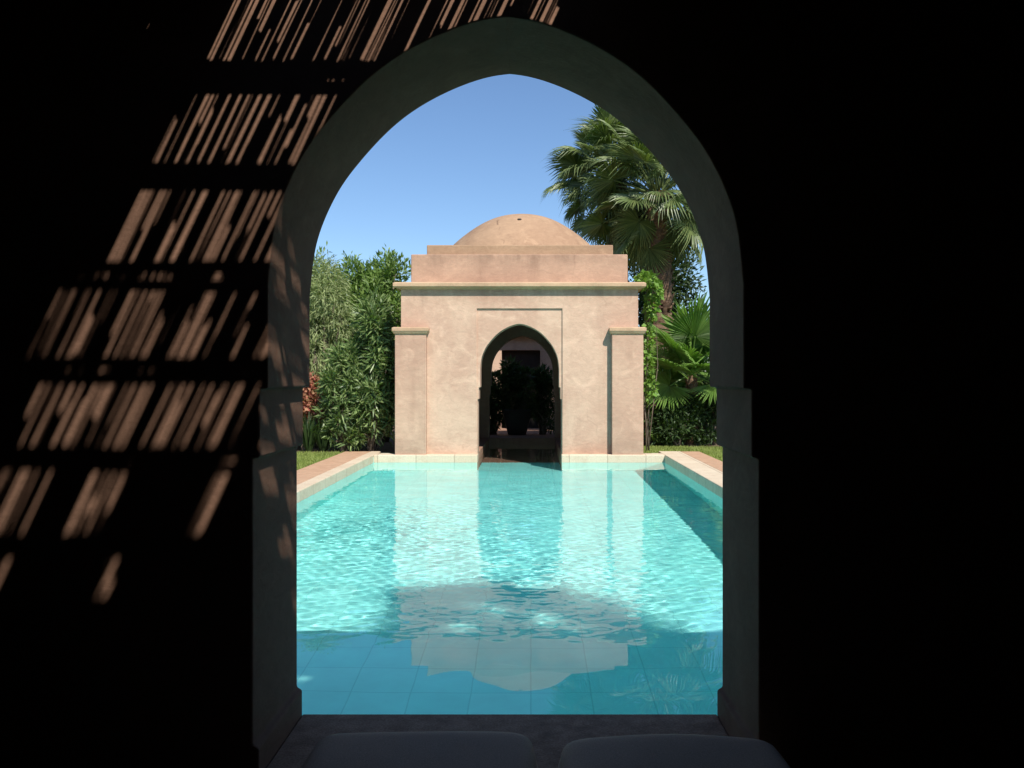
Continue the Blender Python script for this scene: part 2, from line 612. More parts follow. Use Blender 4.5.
def arch_wall(x0, x1, y0, y1, z0, z1, cx, half):
    """wall slab with an arched opening right down to z0"""
    m = MB()
    Lf = [(cx - a, b) for a, b in half]
    Rt = [(cx + a, b) for a, b in half[:-1]][::-1]
    P = Lf + Rt
    nl = len(Lf)
    zi = half[[i for i, h in enumerate(half) if abs(h[0] - half[-20][0]) < 1e9][0]][1]
    Q = []
    zs = max(b for a, b in half if a > 0.95 * max(q[0] for q in half[-40:]))  # springing height
    for (x, z) in P:
        if z <= zs:
            Q.append((x0 if x < cx else x1, z))
        else:
            f = (x - (cx - half[0][0])) / (2 * half[0][0])
            Q.append((x0 + (x1 - x0) * min(max(f, 0), 1), z1))
    n = len(P)
    for y in (y0, y1):
        for x, z in P:
            m.v.append((x, y, z))
        for x, z in Q:
            m.v.append((x, y, z))
    corner = {}
    for s, y in enumerate((y0, y1)):
        corner[s, 0] = len(m.v); m.v.append((x0, y, z1))
        corner[s, 1] = len(m.v); m.v.append((x1, y, z1))
    def Pi(s, i): return s * 2 * n + i
    def Qi(s, i): return s * 2 * n + n + i
    for i in range(n - 1):
        a_side, b_side = P[i][1] <= zs, P[i+1][1] <= zs
        for s in (0, 1):
            if a_side and not b_side:
                f = (Pi(s, i), Pi(s, i+1), Qi(s, i+1), corner[s, 0], Qi(s, i))
            elif b_side and not a_side:
                f = (Pi(s, i), Pi(s, i+1), Qi(s, i+1), corner[s, 1], Qi(s, i))
            else:
                if abs(Q[i][0]-Q[i+1][0]) + abs(Q[i][1]-Q[i+1][1]) < 1e-7:
                    f = (Pi(s, i), Pi(s, i+1), Qi(s, i))
                else:
                    f = (Pi(s, i), Pi(s, i+1), Qi(s, i+1), Qi(s, i))
            m.f.append(f)
        m.f.append((Pi(0, i), Pi(0, i+1), Pi(1, i+1), Pi(1, i)))
    # outer skins
    b = len(m.v)
    m.v += [(x0, y0, z0), (x0, y1, z0), (x0, y1, z1), (x0, y0, z1), (x1, y0, z0), (x1, y1, z0), (x1, y1, z1), (x1, y0, z1)]
    m.f += [(b, b+1, b+2, b+3), (b+4, b+5, b+6, b+7), (b+3, b+2, b+6, b+7)]
    return m

def build_arch(m, name, mat, parent, bevel=0.006):
    o = m.build(name, mat, parent)
    me = o.data
    bm = bmesh.new()
    bm.from_mesh(me)
    bmesh.ops.remove_doubles(bm, verts=bm.verts, dist=0.0004)
    bmesh.ops.recalc_face_normals(bm, faces=bm.faces)
    bm.to_mesh(me)
    bm.free()
    if bevel:
        md = o.modifiers.new('bevel', 'BEVEL')
        md.width = bevel
        md.segments = 3
        md.limit_method = 'ANGLE'
        md.angle_limit = R(40)
    return o

# ------------------------------------------------------------------ near loggia (the camera sits inside it)
D1, D2 = 2.77, 3.30
RX0, RX1, RY0 = -2.7, 2.6, -3.6
RZ = 2.60
FLZ = -0.34
WTOP = 2.64
lg = thing('loggia', 'dark shaded plaster loggia whose tall pointed arch frames the whole pool view', 'loggia', (CX, D1, 0))
hp = arch_profile(1, 1, -0.6)
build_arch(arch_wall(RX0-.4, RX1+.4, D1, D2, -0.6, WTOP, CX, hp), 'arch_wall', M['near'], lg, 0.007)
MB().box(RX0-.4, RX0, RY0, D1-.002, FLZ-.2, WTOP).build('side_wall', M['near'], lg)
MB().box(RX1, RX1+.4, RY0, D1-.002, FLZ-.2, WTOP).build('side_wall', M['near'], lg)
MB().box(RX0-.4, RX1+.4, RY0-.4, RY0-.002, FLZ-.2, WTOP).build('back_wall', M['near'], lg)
MB().box(CX-.759, CX+.759, D1+.0, D2-.001, -.6, 0).build('sill', M['sill'], lg, bevel=0.006)
MB().box(RX0, RX1, RY0, D1-.002, FLZ-.2, FLZ).build('floor', M['floor'], lg)
MB().box(-1.35, 1.2, 1.95, D1-.003, FLZ, -.012).build('bench', M['sill'], lg, bevel=0.012)

# reed roof: reeds laid towards the pool on round poles; a worn strip lets the sun through
rows = [  # y range of the gap between poles, list of (x range on the wall in image pixels, openness)
    ((2.470, 2.640), (0, 56), [(200, 545, .5)]),
    ((2.219, 2.384), (94, 163), [(158, 300, .72), (300, 420, .72)]),
    ((1.980, 2.154), (190, 262), [(122, 300, .72), (300, 400, .5)]),
    ((1.754, 1.915), (289, 356), [(44, 130, .52), (130, 290, .72), (290, 420, .72)]),
    ((1.541, 1.687), (384, 445), [(34, 240, .72), (240, 420, .45)]),
    ((1.332, 1.478), (471, 532), [(0, 70, .40), (92, 136, .52), (216, 232, .5)]),
    ((1.163, 1.265), (560, 602), [(8, 24, .5), (40, 64, .65), (118, 136, .35)]),
]
def roof_x(px, ymid_px):
    z = 1.227 + (379 - ymid_px) * D1 / 900
    return (px - 531) * D1 / 900 + .42 * (RZ - z)
MB().box(RX0-.2, RX1+.2, RY0-.2, 1.13, RZ, RZ+.06).build('roof', M['reed'], lg)
MB().box(.36, RX1+.2, 1.134, D1+.06, RZ, RZ+.06).build('roof', M['reed'], lg)
MB().box(RX0-.2, -1.22, 1.134, D1+.06, RZ, RZ+.06).build('roof', M['reed'], lg)
def reed_mat():
    rng = random.Random(11)
    m = MB()
    x = -1.30
    run_open = {}
    END = D1 + .06
    while x < 0.44:
        pw = rng.uniform(.0052, .0092)
        xc = x + pw / 2
        opens, thins = [], []
        for (ya, yb), (pa, pb), bands in rows:
            pm = (pa + pb) / 2
            dens = 0
            for (a, b_, d) in bands:
                if roof_x(a, pm) < xc < roof_x(b_, pm):
                    dens = d
            clump = 0.5 + 0.5 * math.sin(xc * 37 + ya * 9) * math.sin(xc * 19 + 2)
            q = rng.random()
            if dens and run_open.get(ya, 0) < 2 and q < dens * (0.50 + 0.78 * clump) * (1, .5)[run_open.get(ya, 0)]:
                run_open[ya] = run_open.get(ya, 0) + 1
                if rng.random() < .6:
                    opens.append((ya - rng.uniform(.015, .045), yb + rng.uniform(.015, .045)))
                else:
                    c = rng.uniform(ya, yb)
                    h = rng.uniform(.25, .5) * (yb - ya)
                    opens.append((max(ya - .02, c - h), min(yb + .02, c + h)))
            else:
                run_open[ya] = 0
                if dens and rng.random() < .5:
                    thins.append((ya - .02, yb + .02))
                elif not dens and rng.random() < .03:
                    c = rng.uniform(ya, yb)
                    opens.append((c - .010, c + .010))
        cuts = sorted([(a, b_, 0) for a, b_ in opens] + [(a, b_, 1) for a, b_ in thins])
        cur = 1.10
        runs = []
        for a, b_, k in cuts:
            a = max(a, cur)
            if a > cur + .004:
                runs.append((cur, a, 0))
            if k:
                runs.append((a, b_, 1))
            cur = max(cur, b_)
        if cur < END:
            runs.append((cur, END, 0))
        for a, b_, thin in runs:
            if b_ - a < .008:
                continue
            rr = pw / 2 + .0020 if not thin else pw / 2 * rng.uniform(.74, 1.02)
            dz = rng.uniform(0, .004)
            sk = rng.uniform(-.012, .012) * (1 + thin)
            xa, xb = xc + .07 * (a - 1.95), xc + .07 * (b_ - 1.95) + sk * (b_ - a)
            m.tube([(xa, a, RZ + .012 + dz), (xb, b_, RZ + .012 + dz)], rr, 6)
            if b_ - a > .1 and not thin:
                k0 = len(m.v)
                m.box(xc - rr, xc + rr, a, b_, RZ + .020 + dz, RZ + .023 + dz)
                m.v[k0:] = [(q[0] + .07 * (q[1] - 1.95), q[1], q[2]) for q in m.v[k0:]]
        x += pw
    return m
reed_mat().build('reed_mat', M['reed'], lg)
ends = [r_[0] for r_ in rows]
pole_y = [((ends[i][0] + ends[i+1][1]) / 2, (ends[i][0] - ends[i+1][1]) / 2) for i in range(len(ends) - 1)]
pole_y += [(ends[-1][0] - .05, .045), (0.86, .045), (.5, .045), (.1, .045)]
prng = random.Random(4)
for y, r_ in pole_y:
    for dy, k in ((-.56, .40), (.50, .44)):
        k *= prng.uniform(.85, 1.05)
        pts, rad = [], []
        for q in range(15):
            xx = RX0 + (RX1 - RX0) * q / 14
            rr = r_ * k * prng.uniform(.86, 1.12)
            rad.append(rr)
            pts.append((xx, y + .010 + dy * r_ + prng.uniform(-.006, .006), RZ - r_ * k + .002 - prng.uniform(0, .006)))
        MB().tube(pts, rad, 12).build('roof_pole', M['pole'], lg, smooth=True)

# two seat cushions
def cushion(name, label, x0, x1, y0, y1, z0, z1, rz):
    cx, cy_ = (x0 + x1) / 2, (y0 + y1) / 2
    bm = bmesh.new()
    nx = ny = 26
    hx, hy = (x1 - x0) / 2, (y1 - y0) / 2
    rng = random.Random(name + label)
    ph = [rng.uniform(0, 6) for _ in range(4)]
    def corner(u, v):
        # square to rounded square
        k = 0.13
        d = (abs(u) ** 6 + abs(v) ** 6) ** (1 / 6)
        s = 1.0 if d < 1e-6 else max(abs(u), abs(v)) / d
        return u * (1 - k * (1 - s) * 6 * max(abs(u), abs(v)) ** 4 * .35), v * (1 - k * (1 - s) * 6 * max(abs(u), abs(v)) ** 4 * .35)
    H = (z1 - z0)
    grid = {}
    for sgn in (1, -1):
        for i in range(nx + 1):
            for j in range(ny + 1):
                u, v = -1 + 2 * i / nx, -1 + 2 * j / ny
                u, v = math.sin(u * math.pi / 2), math.sin(v * math.pi / 2)
                e = (1 - abs(u) ** 14) * (1 - abs(v) ** 14)
                e = max(e, 0) ** .45
                uu, vv = corner(u, v)
                edge = i in (0, nx) or j in (0, ny)
                if edge and sgn == -1:
                    grid[sgn, i, j] = grid[1, i, j]
                    continue
                sag = .008 * math.sin(3 * u + ph[0]) * math.cos(2.4 * v + ph[1]) if sgn == 1 else 0
                z = H / 2 + sgn * H / 2 * (0.12 * (not edge) + .88 * e) * (1 if sgn < 0 else 1) + sag * e
                grid[sgn, i, j] = bm.verts.new((uu * hx, vv * hy, z))
    for sgn in (1, -1):
        for i in range(nx):
            for j in range(ny):
                q = [grid[sgn, i, j], grid[sgn, i+1, j], grid[sgn, i+1, j+1], grid[sgn, i, j+1]]
                f = bm.faces.new(q if sgn == 1 else q[::-1])
                f.smooth = True
    me = bpy.data.meshes.new(name)
    bm.to_mesh(me)
    bm.free()
    me.materials.append(M['fabric'])
    o = tag(link(name, me), label, 'cushion', 'seat cushions under the arch')
    o.location = (cx, cy_, z0)
    o.rotation_euler = (0, 0, rz)
    # piping
    n = 60
    pts = []
    ring = [grid[1, i, 0] for i in range(nx)] if False else None
    m = MB()
    loop = []
    N = 26
    def edge_pt(u, v):
        u, v = math.sin(u * math.pi / 2), math.sin(v * math.pi / 2)
        uu, vv = corner(u, v)
        return (uu * hx * 1.004, vv * hy * 1.004, H / 2)
    for k in range(N): loop.append(edge_pt(-1 + 2 * k / N, -1))
    for k in range(N): loop.append(edge_pt(1, -1 + 2 * k / N))
    for k in range(N): loop.append(edge_pt(1 - 2 * k / N, 1))
    for k in range(N): loop.append(edge_pt(-1, 1 - 2 * k / N))
    loop.append(loop[0])
    m.tube(loop, .005, 6, cap=False)
    pm = bpy.data.meshes.new('piping')
    pm.from_pydata(m.v, [], m.f)
    pm.materials.append(M['fabric'])
    pm.polygons.foreach_set('use_smooth', [True] * len(pm.polygons))
    link('piping', pm, o)
    return o
cushion('seat_cushion', 'dark grey padded seat cushion, left of the pair under the arch', -.645, .020, 2.02, 2.735, -.012, .178, R(.6))
cushion('seat_cushion', 'dark grey padded seat cushion, right of the pair under the arch', .080, .735, 2.02, 2.715, -.012, .172, R(-.3))

# ------------------------------------------------------------------ far pavilion
Y0 = 14.72
YB = 19.15
pv = thing('pavilion', 'pink plaster pool pavilion with low dome and pointed arch standing at far end of pool', 'pavilion', (FX, Y0, 0))
fx0, fx1 = FX - 1.94, FX + 1.94
fp = arch_profile(.884, .909, -1.4, plinth=False)
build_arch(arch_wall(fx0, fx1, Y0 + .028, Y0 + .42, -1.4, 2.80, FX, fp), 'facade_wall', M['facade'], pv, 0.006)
# the face of the facade: a thin raised coat that leaves a tall panel round the arch
face = MB()
PXH, PZ = .700, 2.382
yf, yb = Y0, Y0 + .030
v = [(fx0, -.16), (FX-PXH, -.16), (FX-PXH, PZ), (FX+PXH, PZ), (FX+PXH, -.16), (fx1, -.16), (fx1, 2.80), (fx0, 2.80)]
for y in (yf, yb):
    for x, z in v:
        face.v.append((x, y, z))
face.f += [(0, 1, 2, 7), (7, 2, 3, 6), (3, 4, 5, 6)]
for i in range(8):
    j = (i + 1) % 8
    face.f.append((i, j, j + 8, i + 8))
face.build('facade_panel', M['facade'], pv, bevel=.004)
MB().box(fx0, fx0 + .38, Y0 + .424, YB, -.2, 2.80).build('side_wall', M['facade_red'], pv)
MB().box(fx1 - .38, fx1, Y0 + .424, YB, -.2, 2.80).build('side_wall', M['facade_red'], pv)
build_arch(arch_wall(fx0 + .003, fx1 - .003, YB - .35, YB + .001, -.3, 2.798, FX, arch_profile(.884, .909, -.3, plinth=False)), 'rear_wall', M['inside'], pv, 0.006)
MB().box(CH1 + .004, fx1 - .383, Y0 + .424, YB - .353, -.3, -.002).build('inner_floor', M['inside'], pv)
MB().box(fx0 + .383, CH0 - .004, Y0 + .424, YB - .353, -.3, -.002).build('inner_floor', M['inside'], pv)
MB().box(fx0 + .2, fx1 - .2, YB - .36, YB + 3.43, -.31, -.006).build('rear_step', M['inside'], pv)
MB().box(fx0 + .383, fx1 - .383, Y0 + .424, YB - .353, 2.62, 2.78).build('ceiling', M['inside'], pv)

def moulding(x0, x1, y0, y1, prof, name, mat, parent):
    """stack of rectangles (overhang, z): a mitred cornice round a block"""
    m = MB()
    for o_, z in prof:
        m.v += [(x0-o_, y0-o_, z), (x1+o_, y0-o_, z), (x1+o_, y1+o_, z), (x0-o_, y1+o_, z)]
    for i in range(len(prof) - 1):
        for k in range(4):
            k2 = (k + 1) % 4
            m.f.append((4*i+k, 4*i+k2, 4*i+4+k2, 4*i+4+k))
    m.f.append((3, 2, 1, 0))
    b = 4 * (len(prof) - 1)
    m.f.append((b, b+1, b+2, b+3))
    return m.build(name, mat, parent, bevel=.006)
moulding(fx0, fx1, Y0, YB, [(.004, 2.690), (.030, 2.698), (.060, 2.712), (.105, 2.724), (.118, 2.732), (.118, 2.787), (.085, 2.803)], 'cornice', M['trim'], pv)
for px0, px1 in ((-2.206, -1.700), (1.314, 1.822)):
    p = MB().box(px0, px1, Y0 - .135, Y0 + .30 if False else Y0 + .001, -.05, 1.985).build('pilaster', M['pilaster'], pv, bevel=.008)
    moulding(px0, px1, Y0 - .135, Y0 - .052, [(.003, 1.952), (.022, 1.965), (.040, 1.998), (.046, 2.004), (.046, 2.055), (.02, 2.068)], 'cap', M['trim'], p)
# short returns so that the outer pilaster edges wrap the corners
for px0, px1 in ((-2.206, fx0 - .001), (fx1 + .001, 1.822)):
    if px1 - px0 > .02:
        MB().box(px0, px1, Y0 + .003, Y0 + .45, -.05, 1.98).build('pilaster_return', M['pilaster'], pv)
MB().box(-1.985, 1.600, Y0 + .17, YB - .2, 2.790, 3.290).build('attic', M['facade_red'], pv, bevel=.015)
MB().box(-1.742, 1.372, Y0 + .33, YB - .4, 3.280, 3.468).build('roof_step', M['dome'], pv, bevel=.012)
DCX, DCY = -.172, 16.88
prof = [(1.46, 3.46), (1.385, 3.58), (1.30, 3.69), (1.21, 3.775), (1.11, 3.86), (.98, 3.96), (.84, 4.055), (.70, 4.135), (.55, 4.203), (.40, 4.250), (.26, 4.277), (.13, 4.288), (.001, 4.291)]
pr = smooth_curve(prof, 4)
dome = MB().lathe(pr, DCX, DCY, 96).build('dome', M['dome'], pv, smooth=True)
vt = MB().lathe([(.001, 4.095), (.034, 4.09), (.042, 4.075), (.042, 4.0), (.001, 4.0)], -.206, DCY - .80, 14)
vt.build('vent', M['door'], dome, smooth=True)

# courtyard wall with a dark door behind the pavilion
cw = thing('courtyard_wall', 'sunlit pink wall with dark doorway seen through the pavilion arch', 'wall', (FX, 22.6, 0))
m = MB().box(-2.9, FX - .55, 22.6, 22.9, -.1, 2.6)
m.box(FX + .42, 2.5, 22.6, 22.9, -.1, 2.6)
m.box(FX - .55, FX + .42, 22.602, 22.9, 1.955, 2.6)
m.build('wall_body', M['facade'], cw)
MB().box(FX - .549, FX + .419, 22.78, 22.84, -.1, 1.954).build('door', M['door'], cw, bevel=.01)
MB().box(-2.0, 1.6, 22.32, 22.598, 2.30, 2.36).build('added_canopy', M['pole'], cw)  # added slab, sized to throw shade on the wall above the door

# ------------------------------------------------------------------ foliage
def leaves(name, lumps, L0, L1, wr, mat, parent, seed=0, up=0.3, out=0.8, droop=0.0, shell=0.55):
    """lumps: (x,y,z, rx,ry,rz, n). Narrow folded leaves spread through each lump"""
    rng = np.random.default_rng(seed)
    Ps, Ds = [], []
    for (x, y, z, rx, ry, rz, n) in lumps:
        d = rng.normal(size=(n, 3))
        d /= np.linalg.norm(d, axis=1)[:, None]
        r = shell + (1 - shell) * rng.random(n) ** .6
        r *= 1 + .22 * np.sin(d[:, 0] * 5 + seed) * np.sin(d[:, 2] * 6 + 1) + .10 * rng.normal(size=n)
        Ps.append(np.array([x, y, z]) + d * r[:, None] * np.array([rx, ry, rz]))
        Ds.append(d)
    P = np.concatenate(Ps)
    D = np.concatenate(Ds)
    n = len(P)
    keep = P[:, 2] > .02
    P, D = P[keep], D[keep]
    n = len(P)
    d = D * out + rng.normal(size=(n, 3)) * .55 + np.array([0, 0, up - droop])
    d /= np.linalg.norm(d, axis=1)[:, None]
    s = np.cross(d, rng.normal(size=(n, 3)))
    s /= np.linalg.norm(s, axis=1)[:, None]
    nn = np.cross(s, d)
    L_ = rng.uniform(L0, L1, n)[:, None]
    W_ = L_ * wr * .5
    base = P
    tip = P + d * L_ - np.array([0, 0, 1]) * L_ * .12
    mid = P + d * L_ * .45
    a = mid + s * W_ + nn * W_ * .35
    b = mid - s * W_ + nn * W_ * .35
    V = np.stack([base, a, tip, b], 1).reshape(-1, 3)
    k = np.arange(n) * 4
    F = np.concatenate([np.stack([k, k+1, k+2], 1), np.stack([k, k+2, k+3], 1)])
    off = np.zeros(3)
    q = parent
    while q is not None:
        off += np.array(q.location)
        q = q.parent
    me = fast_mesh(name, V - off, F, mat)
    return link(name, me, parent)

def woody(name, base, tops, r0, parent, mat, seed=0):
    rng = random.Random(seed)
    m = MB()
    b = Vector(base)
    for t in tops:
        t = Vector(t)
        mid = b.lerp(t, .5) + Vector((rng.uniform(-.1, .1), rng.uniform(-.1, .1), rng.uniform(0, .15)))
        m.tube([b + Vector((rng.uniform(-.06, .06), rng.uniform(-.06, .06), -.06)), b.lerp(mid, .5) + Vector((rng.uniform(-.04, .04), 0, 0)), mid, t], [r0, r0 * .8, r0 * .6, r0 * .25], 7)
    return m.build(name, mat, parent, smooth=True)

def auto_lumps(cx, cy_, z0, z1, rx, ry, count, n, seed, ls=1.0):
    rng = random.Random(seed)
    out = []
    for i in range(count):
        a = rng.uniform(0, 6.28)
        q = math.sqrt(rng.random())
        hz = rng.uniform(0, 1)
        k = math.sin(math.pi * (0.2 + .72 * hz)) ** .6
        s = rng.uniform(.30, .48) * ls
        out.append((cx + rx * q * k * .75 * math.cos(a), cy_ + ry * q * k * .75 * math.sin(a), z0 + (z1 - z0) * (.12 + .78 * hz), rx * s, ry * s, (z1 - z0) * s * .42, n))
    return out

def hedge(label, x0, x1, y0, y1, h, seed):
    rng = random.Random(seed)
    L_ = math.hypot(x1 - x0, y1 - y0)
    n = int(L_ * 4.5)
    t = thing('garden_hedge', label, 'hedge', ((x0 + x1) / 2, (y0 + y1) / 2, 0), 'tall hedges round the garden')
    lumps = []
    for k in range(n):
        f = (k + rng.random()) / n
        z = h * rng.choice((.18, .45, .72, .85)) * rng.uniform(.9, 1.1)
        lumps.append((x0 + (x1 - x0) * f, y0 + (y1 - y0) * f, z, .55, .45, .48, 260))
    woody('stem', ((x0 + x1) / 2, (y0 + y1) / 2, LAWN_Z), [(l[0], l[1], l[2]) for l in lumps[n // 2 - 4:n // 2 + 4]], .03, t, M['bark'], seed)
    leaves('foliage', lumps, .10, .19, .3, M['tree_dark'], t, seed, shell=.35)

def px(x, Y): return (x - 531) * Y / 900
def pz(y, Y): return 1.227 + (379 - y) * Y / 900

def bush(name, label, cat, cx, cy_, z0, z1, rx, ry, count, n, L0, L1, wr, mat, seed, group=None, trunk=.03, ls=1.0, **kw):
    t = thing(name, label, cat, (cx, cy_, 0), group)
    lumps = auto_lumps(cx, cy_, z0, z1, rx, ry, count, n, seed, ls)
    tops = [(l[0], l[1], l[2]) for l in lumps]
    woody('trunk' if 'tree' in name else 'stem', (cx, cy_, LAWN_Z), tops, trunk, t, M['bark'], seed)
    leaves('crown' if 'tree' in name else 'foliage', lumps, L0, L1, wr, mat, t, seed, **kw)
    return t

# left of the pavilion
bush('oleander_shrub', 'glossy oleander shrub with long narrow leaves against left corner of pavilion', 'shrub', px(371, 15.5), 15.55, -.05, 2.75, .58, .5, 90, 75, .13, .22, .19, M['oleander'], 1, trunk=.010, ls=.5, shell=.3)
bush('oleander_shrub', 'lower oleander shrub leaning over left pool path', 'shrub', px(344, 15.5), 15.5, -.05, 1.85, .47, .42, 64, 75, .12, .20, .19, M['oleander'], 2, trunk=.010, ls=.5, shell=.3)
bush('leafy_tree', 'tall green bushy tree rising behind left corner of pavilion', 'tree', px(384, 17.8), 17.9, .6, 3.80, .80, .85, 64, 150, .09, .16, .28, M['tree'], 3, trunk=.03, up=.7, ls=.65)
bush('leafy_tree', 'tall green bushy tree between the pale feathery tree and pavilion', 'tree', px(348, 18.0), 18.2, .6, 3.72, .80, .8, 64, 150, .09, .16, .26, M['tree'], 16, trunk=.03, up=.9, ls=.65)
bush('olive_tree', 'pale grey green feathery tree at left edge of arch opening', 'tree', px(318, 16.4), 16.4, .9, 3.35, .72, .6, 28, 560, .08, .15, .13, M['olive'], 4, trunk=.04, droop=.7)
bush('garden_tree', 'darker tree further left behind the pale feathery one', 'tree', px(312, 18.6), 18.9, .2, 3.7, 1.0, .8, 30, 330, .10, .18, .26, M['tree'], 5, trunk=.05)
bush('bougainvillea_shrub', 'pink flowering bougainvillea behind left lawn at arch jamb', 'shrub', px(298, 16.0), 15.9, .2, 1.45, .55, .35, 14, 150, .05, .09, .7, M['pink'], 6, trunk=.012)
for i, (xx, yy, h, lab) in enumerate(((309, 15.45, .75, 'dark spiky strap leaved plant at edge of left lawn'), (323, 15.5, .62, 'smaller spiky strap leaved plant beside oleander on left'))):
    t = thing('strap_leaf_plant', lab, 'plant', (px(xx, yy), yy, LAWN_Z), 'strap leaved plants on the left')
    rng = random.Random(i)
    m = MB()
    for k in range(70):
        a = rng.uniform(0, 6.28)
        lean = rng.uniform(.1, .75)
        L_ = h * rng.uniform(.7, 1.15)
        wv = .016
        d = Vector((math.cos(a), math.sin(a), 0))
        s_ = Vector((-math.sin(a), math.cos(a), 0)) * wv
        p0 = Vector((px(xx, yy), yy, LAWN_Z)) + d * .04
        p1 = p0 + d * lean * L_ * .4 + Vector((0, 0, L_ * .6))
        p2 = p0 + d * lean * L_ * .95 + Vector((0, 0, L_ * (1.02 - lean * .45)))
        b = len(m.v)
        m.v += [tuple(p0 - s_), tuple(p0 + s_), tuple(p1 + s_), tuple(p1 - s_), tuple(p2)]
        m.f += [(b, b+1, b+2, b+3), (b+3, b+2, b+4)]
    m.build('foliage', M['tree_dark'], t)
# beyond the frame on the left: what the water mirrors and what shows from a step aside
for i, (x, y, h, r_, lab) in enumerate(((-5.6, 16.8, 3.9, 1.0, 'rounded garden tree at left end of the hedge line'), (-7.3, 15.5, 4.2, 1.2, 'broad garden tree furthest left on the lawn'))):
    bush('garden_tree', lab, 'tree', x, y, .5, h, r_, r_ * .9, 22, 260, .11, .19, .26, M['tree'], 20 + i, trunk=.07)

hedge('dark clipped hedge across garden behind left trees', -13.0, -3.0, 22.5, 22.5, 2.6, 71)
hedge('dark clipped hedge along far left side of lawn', -11.5, -11.5, 4.0, 22.0, 2.6, 72)
# right of the pavilion
hedge('dark clipped hedge across garden behind right palms', 3.0, 12.5, 23.2, 23.2, 2.6, 73)
hedge('dark clipped hedge along far right side of lawn', 11.0, 11.0, 4.0, 22.8, 2.6, 74)
t = thing('climbing_vine', 'bright green climbing vine hanging on right side wall of pavilion', 'vine', (px(649, 15.6), 15.6, 0))
vl = [(px(647, 15.5), 15.5, pz(281, 15.5), .17, .3, .12, 260), (px(655, 15.5), 15.5, pz(290, 15.5), .10, .2, .16, 200), (px(651, 15.6), 15.6, pz(308, 15.6), .09, .25, .22, 170),
      (px(648, 15.6), 15.6, pz(335, 15.6), .07, .25, .22, 90), (px(648, 15.6), 15.6, pz(362, 15.6), .08, .2, .22, 110), (px(650, 15.6), 15.6, pz(388, 15.6), .10, .2, .2, 130)]
leaves('foliage', vl, .06, .11, .75, M['vine'], t, 8, droop=.4)
woody('stem', (px(648, 15.6), 15.6, LAWN_Z), [(l[0], l[1], l[2]) for l in vl], .012, t, M['bark'], 8)
bush('shade_shrub', 'dark shrub in front of the short fan palm right of pavilion', 'shrub', px(678, 16.6), 16.75, .02, .95, .62, .35, 20, 200, .08, .15, .35, M['tree_dark'], 9)
bush('shade_shrub', 'dark shrub nearest the right arch jamb', 'shrub', px(712, 17.0), 17.1, .02, 1.25, .6, .45, 14, 240, .08, .15, .35, M['tree_dark'], 10)
bush('low_shrub', 'low green ground shrub at foot of pavilion right corner', 'shrub', px(657, 16.75), 16.8, .0, .34, .28, .25, 9, 130, .05, .09, .6, M['tree'], 12, trunk=.008)
bush('low_shrub', 'low green ground shrub furthest right along lawn edge', 'shrub', px(694, 16.75), 16.85, .0, .26, .32, .25, 9, 120, .05, .09, .6, M['tree_dark'], 13, trunk=.008)
bush('garden_tree', 'dark dense tree behind the palms on right', 'tree', px(668, 21), 21.6, .3, 4.3, 1.2, .7, 34, 330, .12, .2, .3, M['tree_dark'], 14, trunk=.07)
bush('garden_tree', 'green tree beyond right arch jamb near lawn', 'tree', 6.0, 19.5, .5, 4.2, 1.4, 1.2, 24, 260, .12, .2, .3, M['tree'], 15, trunk=.08)

# fan palms
def fan_mesh(name, mat, Rr, nseg, spread, droop, pet, seed):
    rng = random.Random(seed)
    m = MB()
    pts = [(0, 0, 0), (pet * .5, 0, .03 * pet), (pet, 0, 0)]
    m.tube(pts, [.022, .016, .012], 5)
    c = Vector((pet, 0, 0))
    for i in range(nseg):
        f = (i + .5) / nseg
        a = (f - .5) * spread
        da = spread / nseg * .5
        Ls = Rr * (1 - .28 * abs(f - .5) * 2) * rng.uniform(.92, 1.05)
        fold = .035 * Rr
        dr = droop * rng.uniform(.7, 1.35)
        split = rng.uniform(.46, .58)
        b = len(m.v)
        cup = .10
        def P(rad, ang, lift):
            q = rad / Rr
            return (c.x + rad * math.cos(ang), rad * math.sin(ang), cup * rad * abs(math.sin(ang)) - dr * Rr * q * q * q + lift)
        wv = rng.uniform(-.03, .03)
        r1 = Ls * split
        m.v += [P(.02, a, 0), P(r1, a - da, -fold * .5), P(r1, a, fold * .5), P(r1, a + da, -fold * .5)]
        m.f += [(b, b+1, b+2), (b, b+2, b+3)]
        r2 = Ls * .78
        w2 = da * .52
        m.v += [P(r2, a - w2 + wv, -fold * .3), P(r2, a + wv, fold * .3), P(r2, a + w2 + wv, -fold * .3), P(Ls, a + wv * 2.2, -.25 * dr * Rr * rng.random())]
        m.f += [(b+1, b+4, b+5, b+2), (b+2, b+5, b+6, b+3), (b+4, b+7, b+5), (b+5, b+7, b+6)]
    me = bpy.data.meshes.new(name)
    me.from_pydata(m.v, [], m.f)
    me.materials.append(mat)
    return me

